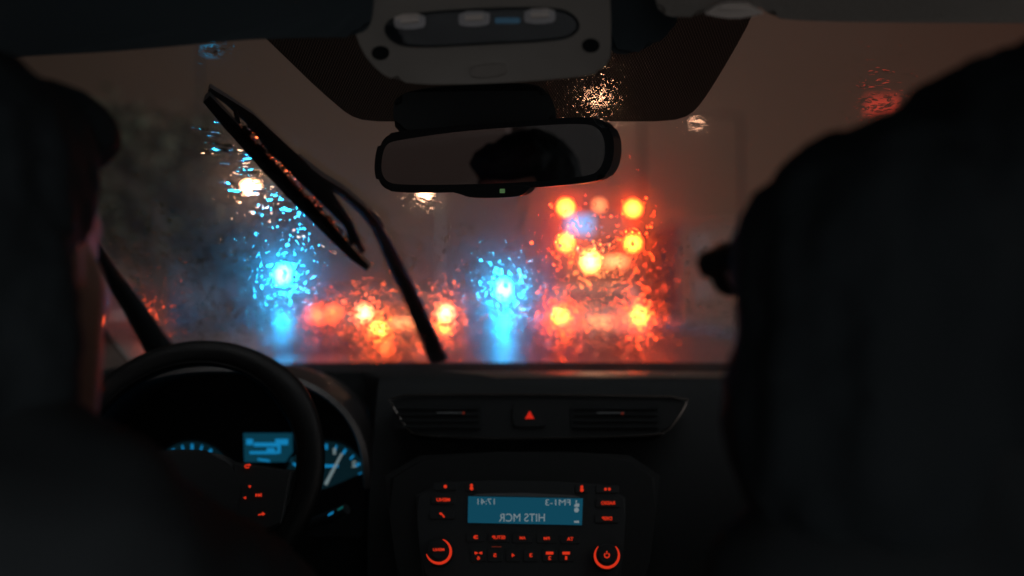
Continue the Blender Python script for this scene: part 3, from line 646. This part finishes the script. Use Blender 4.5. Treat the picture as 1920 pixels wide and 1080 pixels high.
def head(bm, c, f, sc=1.0):
    """skull, jaw, nose, brow, ears; f = unit direction the face points"""
    f = V(f).normalized(); u = V((0, 0, 1)); u = (u-f*u.dot(f)).normalized(); s_ = f.cross(u).normalized()
    R = Matrix((s_, f, u)).transposed()
    L = lambda a, b, c_: V(c) + (s_*a + f*b + u*c_)*sc
    E = lambda a, b, c_, r: add_ell(bm, L(a, b, c_), [q*sc for q in r], R)
    E(0, -.012, .028, (.076, .096, .086)); E(0, .028, -.030, (.060, .062, .080)); E(0, .040, -.082, (.042, .040, .034))
    E(0, .060, .016, (.056, .030, .018)); E(0, .092, -.028, (.011, .016, .022)); E(0, .100, -.040, (.015, .015, .011))
    E(0, .080, -.070, (.024, .012, .008)); E(0, .079, -.078, (.021, .012, .007))
    for k in (-1, 1):
        E(k*.031, .076, -.004, (.013, .010, .009)); E(k*.043, .056, -.038, (.022, .026, .022)); E(k*.075, -.004, -.018, (.010, .018, .031))
    return R, L
def torso(bm, hip, chest, shl, shr, neck0, neck1):
    hip, chest, shl, shr = map(V, (hip, chest, shl, shr))
    add_ell(bm, hip, (.17, .125, .13)); add_cap(bm, hip, chest, .13, .145); add_ell(bm, chest, (.18, .12, .16))
    add_cap(bm, shl, shr, .066, .066); add_cap(bm, V(neck0)-V((0, 0, .06)), neck1, .062, .054)
    for q in (shl, shr): add_cap(bm, V(neck0)-V((0,0,.02)), q, .055, .06)
def limb(bm, a, b, c_, ra, rb, rc): add_cap(bm, a, b, ra, rb); add_cap(bm, b, c_, rb, rc)
# driver
DH = V((-.372, .63, 1.195))
drv = thing('person', V((-.36, .55, .45)), 'driver with dark hair and a dark coat, seen from behind at the steering wheel', 'person', 'people in the front seats')
def driver():
    f = V((.20, .96, -.10))
    bm = bmesh.new(); R, L = head(bm, DH, f)
    shl, shr = V((-.55, .60, .985)), V((-.285, .545, .995)); torso(bm, (-.40, .50, .52), (-.41, .54, .84), shl, shr, (-.365, .60, 1.01), (-.352, .63, 1.13)); add_cap(bm, (-.331, .63, 1.06), (-.329, .65, 1.16), .042, .038)
    wl, wr = wpl(-.168, -.06, -.005)+V((0,-.07,.0)), wpl(-.07, -.155, .02)+V((.0,-.07,-.02))
    limb(bm, shl, (-.62, .78, .76), wl, .056, .044, .028); limb(bm, shr+V((.03,0,0)), (-.17, .77, .85), wr, .056, .046, .028)
    hand(bm, wl, (.1, 1, .1), -1, (-.8, 0, .6), .75); hand(bm, wr, (-.3, 1, -.05), 1, (0, .1, 1), .8)
    for sx in (-1, 1): limb(bm, (-.37+sx*.10, .52, .50), (-.37+sx*.13, .98, .56), (-.37+sx*.12, 1.22, .16), .085, .062, .045)
    body = remesh('body', bm, M['skin'], drv, .008, 5)
    bm = bmesh.new()                                         # hair: full, falling to the collar
    E = lambda a, b, c_, r: add_ell(bm, L(a, b, c_), r, R)
    E(0, -.028, .034, (.092, .098, .094)); E(0, -.055, -.03, (.088, .068, .095)); E(0, .03, .085, (.074, .065, .036)); E(-.01, -.07, -.10, (.082, .05, .085)); E(.062, -.03, -.01, (.030, .045, .07)); E(-.062, -.03, -.02, (.030, .05, .08)); E(.05,-.06,-.11,(.035,.035,.075))
    add_ell(bm, (-.322, .578, 1.115), (.048, .035, .11)); add_ell(bm, (-.385, .56, 1.10), (.075, .04, .10))
    hr = remesh('hair', bm, M['hair'], drv, .006, 3, lambda p: .004*noise.noise(V((p.x*45, p.y*45, p.z*9))) + .003*noise.noise(p*70))
    bm = bmesh.new()                                         # coat
    E2 = lambda c_, r: add_ell(bm, c_, r)
    E2((-.40, .50, .52), (.19, .145, .15)); add_cap(bm, (-.40, .50, .52), (-.42, .53, .84), .15, .15); E2((-.42, .53, .84), (.175, .13, .16))
    add_cap(bm, shl, shr, .078, .078); add_cap(bm, (-.375, .59, .97), (-.370, .605, 1.06), .085, .070)
    for q in (shl, shr): add_cap(bm, (-.375, .59, 1.02), q, .06, .074)
    add_cap(bm, (-.345, .59, 1.058), (-.238, .55, 1.028), .055, .044)
    limb(bm, shl, (-.62, .78, .76), wl, .072, .058, .040); limb(bm, shr+V((.03,0,0)), (-.17, .77, .85), wr, .074, .060, .040)
    remesh('coat', bm, M['coat'], drv, .011, 3, lambda p: .005*noise.noise(p*18))
driver()
# passenger: head turned towards the driver
PH = V((.262, .575, 1.160))
pas = thing('person', V((.30, .50, .45)), 'passenger with full dark hair and glasses, head turned towards the driver', 'person', 'people in the front seats')
def passenger():
    f = V((-.62, .78, -.05))
    bm = bmesh.new(); R, L = head(bm, PH, f, .96)
    shl, shr = V((.19, .55, .955)), V((.55, .50, .955)); torso(bm, (.36, .46, .50), (.36, .49, .83), shl, shr, (.33, .52, .98), (.295, .545, 1.10))
    wl, wr = V((.24, .95, .62)), V((.42, .95, .62))
    limb(bm, shl, (.16, .72, .66), wl, .056, .044, .028); limb(bm, shr, (.58, .72, .66), wr, .056, .044, .028)
    hand(bm, wl, (.3, 1, 0), -1, (0, 0, 1), .4); hand(bm, wr, (-.3, 1, 0), 1, (0, 0, 1), .4)
    for sx in (-1, 1): limb(bm, (.36+sx*.10, .48, .48), (.36+sx*.12, .96, .54), (.36+sx*.12, 1.18, .16), .085, .062, .045)
    remesh('body', bm, M['skin'], pas, .008, 5)
    bm = bmesh.new(); E = lambda a, b, c_, r: add_ell(bm, L(a, b, c_), r, R)
    add_ell(bm, (.335, .56, 1.213), (.118, .105, .097)); add_ell(bm, (.238, .552, 1.168), (.104, .090, .096)); add_ell(bm, (.226, .552, 1.085), (.099, .085, .11))
    add_ell(bm, (.33, .54, 1.12), (.12, .10, .13)); add_ell(bm, (.27, .56, 1.215), (.085, .08, .055))
    remesh('hair', bm, M['hair'], pas, .008, 3, lambda p: .006*noise.noise(V((p.x*40, p.y*40, p.z*10))) + .003*noise.noise(p*75))
    fr = bpy.data.objects.new('glasses', None); COL.objects.link(fr); fr.parent = pas; fr.location = L(0, .10, .0)-pas.location
    Q = lambda a, b, c_: L(a*1.08, b+.022, c_+.022)
    for k in (-1, 1):
        ring = [Q(k*.036+.027*math.cos(t*math.pi/14), .108-.012*abs(math.cos(t*math.pi/14)), -.002+.015*math.sin(t*math.pi/14)) for t in range(28)]
        tube('lens_rim', ring, .0055, M['gloss_black'], fr, 8, closed=True)
        mesh('lens', ring, [tuple(range(28))], clear_glass('spectacle_lens', (.22,.22,.24), .08), fr)
        tube('temple', [Q(k*.064, .100, 0), Q(k*.080, .06, .004), Q(k*.084, -.02, .0)], [.011, .009, .005], M['gloss_black'], fr, 8)
    tube('bridge', [Q(-.010, .112, -.002), Q(0, .116, .002), Q(.010, .112, -.002)], .003, M['gloss_black'], fr, 8)
    bm = bmesh.new()
    add_ell(bm, (.36, .46, .50), (.19, .145, .15)); add_cap(bm, (.36, .46, .50), (.36, .49, .83), .15, .165); add_ell(bm, (.36, .49, .83), (.20, .14, .17))
    add_cap(bm, shl, shr, .085, .085); add_cap(bm, (.325, .515, .96), (.30, .53, 1.055), .10, .082)
    for q in (shl, shr): add_cap(bm, (.32, .52, 1.0), q, .07, .082)
    limb(bm, shl, (.16, .72, .66), wl, .074, .060, .040); limb(bm, shr, (.58, .72, .66), wr, .074, .060, .040)
    remesh('coat', bm, M['coat'], pas, .011, 3, lambda p: .005*noise.noise(p*18))
passenger()
# front seats under them
for x, who in ((-.37, 'driver in the dark coat'), (.37, 'passenger wearing glasses')):
    st = bpy.data.objects.new('front_seat', None); COL.objects.link(st); st.parent = cabin; st.location = V((x, .5, .15))-cabin.location
    r = Matrix.Rotation(math.radians(-14), 3, 'X')
    box('cushion', (x, .68, .36), (.48, .52, .14), M['dark_fabric'], st, .05)
    box('backrest', (x, .375, .63), (.46, .11, .56), M['dark_fabric'], st, .05, Matrix.Rotation(math.radians(12), 3, 'X'))
    box('seat_base', (x, .68, .22), (.40, .46, .14), M['matt_black'], st, .02)
#@@OUTSIDE
# ================================================================== the street outside (metres; read from the photograph at real distances)
def struct(o): o['kind'] = 'structure'; return o
struct(mesh('road', [(-400, -30, 0), (400, -30, 0), (400, 900, 0), (-400, 900, 0)], [(0, 1, 2, 3)], M['asphalt']))
for sx, x0 in ((-1, -5.2), (1, 7.2)):
    bm = bmesh.new(); add_box(bm, (x0+sx*2.2, 90, .065), (4.0, 240, .13), .02); struct(bmobj('pavement', bm, M['paving']))
    bm = bmesh.new(); add_box(bm, (x0+sx*.11, 90, .06), (.16, 240, .14), .02); struct(bmobj('kerb', bm, M['metal_grey']))
bm = bmesh.new()
for k in range(14): add_box(bm, (-1.75, 9+k*7, .004), (.11, 3, .004))
o = bmobj('lane_markings', bm, M['paint_line']); struct(o)
# ---- vehicles
def wheel(par, x, y, r, wd):
    wh = tube('wheel', [(x-wd/2, y, r), (x+wd/2, y, r)], r, M['tyre'], par, 20)
    tube('wheel_hub', [(x-wd/2-.01, y, r), (x+wd/2+.01, y, r)], r*.55, M['metal_grey'], wh, 14)
def lamp_disc(name, c, rx, rz, m, par, th=.05):
    bm = bmesh.new(); n = 20
    fr = [V((c[0]+rx*math.cos(2*math.pi*k/n), c[1], c[2]+rz*math.sin(2*math.pi*k/n))) for k in range(n)]
    add_prism(bm, fr, [p+V((0, th, 0)) for p in fr]); return bmobj(name, bm, m, par)
def rear_car(X, Y, wd, label, paint, lampz, lr, lm, extra=None, ht=1.48, group='cars queueing ahead on the wet road', L_=4.1):
    t = thing('parked_car' if False else 'car', V((X, Y, 0)), label, 'car', group)
    h = wd/2
    prof = [(0, .34), (.0, .62), (-.04, .80), (.05, .98), (.30, 1.02), (.62, ht-.05), (.95, ht), (2.0, ht), (2.7, 1.02), (3.8, .88), (L_, .68), (L_, .34)]
    bm = bmesh.new(); secs = []
    for fx, zz in ((-1, 0), (-.93, 1), (.93, 1), (1, 0)):
        secs.append([bm.verts.new((X + h*fx*(1 - .16*max(0, (z-1.0)/.5)) , Y + y + (0.03 if not zz else 0), z - (.02 if not zz else 0))) for y, z in prof])
    for a, b in zip(secs, secs[1:]):
        for k in range(len(prof)): bm.faces.new((a[k], b[k], b[(k+1) % len(prof)], a[(k+1) % len(prof)]))
    bm.faces.new(secs[0][::-1]); bm.faces.new(secs[-1]); bmobj('body', bm, paint, t)
    vs = [V((X-h*.76, Y+.30, 1.04)), V((X+h*.76, Y+.30, 1.04)), V((X+h*.68, Y+.60, ht-.09)), V((X-h*.68, Y+.60, ht-.09))]
    bm = bmesh.new(); add_prism(bm, [p+V((0, -.02, .01)) for p in vs], [p+V((0, .01, -.01)) for p in vs]); bmobj('rear_window', bm, M['glassdark'], t)
    box('bumper', (X, Y-.03, .46), (wd*.97, .12, .22), M['black_plastic'], t, .04)
    box('number_plate', (X, Y-.055, .74), (.52, .012, .11), extra[0] if extra else M['car_silver'], t, .003)
    for sx in (-1, 1): lamp_disc('tail_light', (X+sx*(h-.14), Y-.075, lampz), lr[0], lr[1], lm[0 if sx < 0 else 1], t)
    for sx in (-1, 1):
        for yy in (.75, 3.3): wheel(t, X+sx*(h-.12), Y+yy, .31, .2)
    return t
def at(u, Y): return P(u, 565, Y).x
# the car ahead on the right, the bus beyond it, two cars on the left
c1 = rear_car(at(1124, 18), 18, 1.86, 'silver car with a pale reflected band across its rear, stopped in front of the bus', M['car_silver'], .87, (.10, .11), (M['tail_hot'], M['tail_hot']), (M['plate_lit'],))
box('pale_reflection_band', (c1.location.x, 17.93, .90), (1.15, .03, .14), M['band'] if 'band' in M else M['car_silver'], c1, .02)  # pale strip standing in for light reflected in the rear window
c2 = rear_car(at(760, 17), 17, 1.80, 'dark car with bright pale rear lamps, half behind the wiper arm', M['car_dark'], .93, (.09, .10), (M['reverse'], M['reverse']), (M['plate_lit'],))
for u, v, m, rx in ((710, 616, 'yellow_lamp', .10), (832, 612, 'yellow_lamp', .05)):
    q = P(u, v, 16.9); lamp_disc('indicator_lamp', tuple(q), rx, .06, M[m], c2)
q = P(725, 650, 16.9); lamp_disc('fog_lamp', tuple(q), .09, .09, M['tail_dim'], c2)
q = P(800, 648, 16.9); lamp_disc('fog_lamp', tuple(q), .09, .09, M['tail_dim'], c2)
c4 = rear_car(at(225, 26), 26, 1.8, 'dark car with dim red lamps seen low beside the windscreen pillar', M['car_dark'], .62, (.2, .2), (M['tail_dim'], M['tail_dim']))
c3 = rear_car(at(655, 20.5), 20.5, 1.8, 'dark car with two round orange lamps side by side, partly hidden by the next car', M['car_dark'], .85, (.15, .16), (M['tail_dim'], M['tail_dim']))
for sx in (-1, 1): lamp_disc('brake_light', (c3.location.x+sx*.36, 20.42, .87), .15, .16, M['tail_dim'], c3)
bx = at(1124, 25)
bus = thing('double_decker_bus', V((bx, 25, 0)), 'tall red bus with four round rear lamps and a blue lit panel', 'bus')
box('body', (bx, 30.5, 2.25), (2.46, 11, 3.9), M['bus_red'], bus, .18)
box('rear_window', (bx, 24.99, 3.25), (1.5, .05, .62), M['glassdark'], bus, .02)
box('blue_panel', (P(1088, 421, 24.9).x, 24.95, P(1088, 421, 24.9).z), (.72, .05, .50), M['blue_panel'], bus, .03)
box('engine_cover', (bx, 24.98, 1.15), (1.9, .06, .9), M['car_dark'], bus, .04)
box('bumper', (bx, 24.94, .45), (2.4, .16, .3), M['black_plastic'], bus, .05)
for u, v in ((1061, 389), (1187, 391), (1061, 455), (1187, 456)):
    q = P(u, v, 24.92); lamp_disc('tail_light', tuple(q), .135, .135, M['tail_hot'], bus)
q = P(1107, 490, 24.92); lamp_disc('amber_lamp', tuple(q), .17, .22, M['amber'], bus)
q = P(1154, 491, 24.92); box('lit_number_plate', tuple(q), (.58, .03, .20), M['plate_lit'], bus, .01)
q = P(1124, 385, 24.92); lamp_disc('roof_lamp', tuple(q), .12, .12, M['plate_lit'], bus)
for sx in (-1, 1):
    for yy in (28.0, 34.0): wheel(bus, bx+sx*1.12, yy, .48, .28)
# ---- traffic signals
def signal(u, v, Y, label, low=None):
    q = P(u, v, Y); t = thing('traffic_light', V((q.x, Y, 0)), label, 'traffic light', 'traffic lights showing blue-green')
    tube('pole', [(q.x, Y+.12, 0), (q.x, Y+.12, q.z+.95)], .055, M['metal_grey'], t, 10)
    h = box('signal_head', (q.x, Y, q.z+.30), (.56, .20, 1.30), M['matt_black'], t, .05)
    box('backing_board', (q.x, Y+.13, q.z+.30), (.80, .02, 1.7), M['matt_black'], t, .04)
    lamp_disc('lit_lens', (q.x, Y-.13, q.z), .0037*Y, .0074*Y, M['signal'], h, .03)
    for k in (1, 2): lamp_disc('dark_lens', (q.x, Y-.12, q.z+.34*k), .13, .13, M['glassdark'], h, .02)
    for k in range(3):
        bm = bmesh.new(); a = [V((q.x+.18*math.cos(math.pi*i/10), Y-.1, q.z+.34*k+.18*math.sin(math.pi*i/10))) for i in range(11)]
        add_tube(bm, a, .02, 6); bmobj('visor_hood', bm, M['matt_black'], h)
    return t
signal(945, 543, 66, 'traffic light with a lit blue-green lens between the two lanes of cars')
signal(531, 515, 84, 'traffic light with a lit blue-green lens under the wiper blade, above the steering wheel')
# ---- street lamps
def street_lamp(u, v, Y, pole_u, label, m='street', rr_=(.30, .16), pm='metal_grey'):
    q = P(u, v, Y); px = P(pole_u, v, Y).x
    t = thing('street_lamp', V((px, Y, 0)), label, 'street lamp', 'street lamps along the road')
    tube('post', [(px, Y, 0), (px, Y, q.z*.6), (px, Y, q.z+.25)], [.09, .07, .05], M[pm], t, 10)
    tube('arm', [(px, Y, q.z+.25), (px+(q.x-px)*.5, Y, q.z+.36), (q.x, Y, q.z+.2)], .04, M[pm], t, 8)
    hd = box('lamp_head', (q.x, Y, q.z+.16), (.72, .34, .14), M[pm], t, .05)
    bm = bmesh.new(); add_ell(bm, (q.x, Y, q.z), (rr_[0], .16, rr_[1])); bmobj('lamp_glass', bm, M[m], hd)
street_lamp(470, 350, 42, 505, 'warm street lamp shining through wiped streaks left of the wiper blade')
street_lamp(797, 362, 48, 826, 'pale street lamp just below the rear-view mirror', 'street_far', (.22, .13))
street_lamp(1122, 182, 24, 1205, 'bright street lamp seen through the dotted band beside the mirror', 'street', (.26, .15), 'matt_black')
street_lamp(1306, 231, 34, 1390, 'small street lamp shining in clear glass between mirror and passenger', 'street_small', (.10, .06), 'matt_black')
q = P(1655, 200, 30); sg = thing('lit_panel', V((q.x, 30, 0)), 'blurred red lit sign above the hair of the passenger', 'sign')
tube('post', [(q.x+.9, 30.1, 0), (q.x+.9, 30.1, q.z+.5)], .06, M['matt_black'], sg, 10); box('lit_face', (q.x, 30, q.z), (1.1, .12, .7), M['red_sign'], sg, .05)
q = P(397, 92, 30); bs = thing('lit_panel', V((q.x, 30, 0)), 'small blue glowing panel added high up under the dark sun visor', 'sign')
tube('post', [(q.x-.4, 30.1, 0), (q.x-.4, 30.1, q.z+.3)], .05, M['matt_black'], bs, 10); box('lit_face', (q.x, 30, q.z), (.45, .12, .26), M['blue_glow'], bs, .04)  # glowing panel and post added for the cyan reflections high on the glass
# ---- trees and buildings at the kerb
def tree(u, Y, hgt, cr, label, nleaf=2600):
    x = at(u, Y); t = thing('street_tree', V((x, Y, 0)), label, 'tree', 'dark trees beside the road'); rnd = random.Random(int(u*7+Y))
    bm = bmesh.new(); add_tube(bm, [(x, Y, 0), (x+.08, Y, hgt*.3), (x-.05, Y, hgt*.6), (x, Y, hgt*.85)], [.22, .17, .11, .04], 9)
    for k in range(7):
        a = rnd.uniform(0, 6.28); z0 = hgt*rnd.uniform(.3, .6); add_tube(bm, [(x, Y, z0), (x+math.cos(a)*cr*.4, Y+math.sin(a)*cr*.4, z0+cr*.4), (x+math.cos(a)*cr*.8, Y+math.sin(a)*cr*.8, z0+cr*.6)], [.08, .05, .02], 6)
    bmobj('trunk', bm, M['bark'], t)
    cl = [(V((x+rnd.uniform(-.7,.7)*cr, Y+rnd.uniform(-.6,.6)*cr, hgt*.64+rnd.uniform(-.75,.75)*hgt*.34)), cr*rnd.uniform(.28,.5)) for _ in range(16)]
    vs = []; fs = []
    for _ in range(nleaf):
        c_, r = rnd.choice(cl); p = c_ + V((rnd.gauss(0,.5), rnd.gauss(0,.5), rnd.gauss(0,.45)))*r
        a = V((rnd.uniform(-1,1), rnd.uniform(-1,1), rnd.uniform(-.6,.6))).normalized(); b = a.cross(V((rnd.uniform(-1,1), rnd.uniform(-1,1), 1))).normalized(); s_ = rnd.uniform(.10, .24)
        k = len(vs); vs += [p-a*s_, p+b*s_*.5, p+a*s_, p-b*s_*.5]; fs.append((k, k+1, k+2, k+3))
    mesh('crown', vs, fs, M['leaves'], t, smooth=False)
tree(300, 24, 6.6, 2.1, 'dark leafy tree standing nearest the driver beyond the windscreen')
tree(255, 38, 7.2, 2.8, 'dark tree standing beyond the nearer roadside tree')
tree(415, 55, 6.6, 2.6, 'dark tree beside the warm street lamp, farther down the road')
def building(x0, x1, Y, dep, hgt, label, nfl):
    t = thing('brick_building', V(((x0+x1)/2, Y, 0)), label, 'building', 'buildings along the road')
    box('wall', ((x0+x1)/2, Y+dep/2, hgt/2), (x1-x0, dep, hgt), M['brick'], t, .05); box('roof_parapet', ((x0+x1)/2, Y+dep/2, hgt+.15), (x1-x0+.3, dep+.3, .3), M['brick'], t, .04)
    nw = max(2, int((x1-x0)/3))
    for f in range(nfl):
        for k in range(nw):
            xx = x0+(k+.5)*(x1-x0)/nw; zz = 1.8+f*3.1; fr = box('window', (xx, Y-.02, zz), (1.5, .10, 1.6), M['brick'], t, .02)
            box('pane', (xx, Y-.06, zz), (1.3, .06, 1.4), M['window_lit'] if (k*3+f*5+int(Y)) % 7 == 0 else M['glassdark'], fr, .01)
building(-58, -27, 72, 12, 6.5, 'low brick building behind the roadside trees', 2)
building(11, 26, 60, 14, 6.2, 'dark brick building on the far side of the bus, behind the passenger', 2)
#@@END
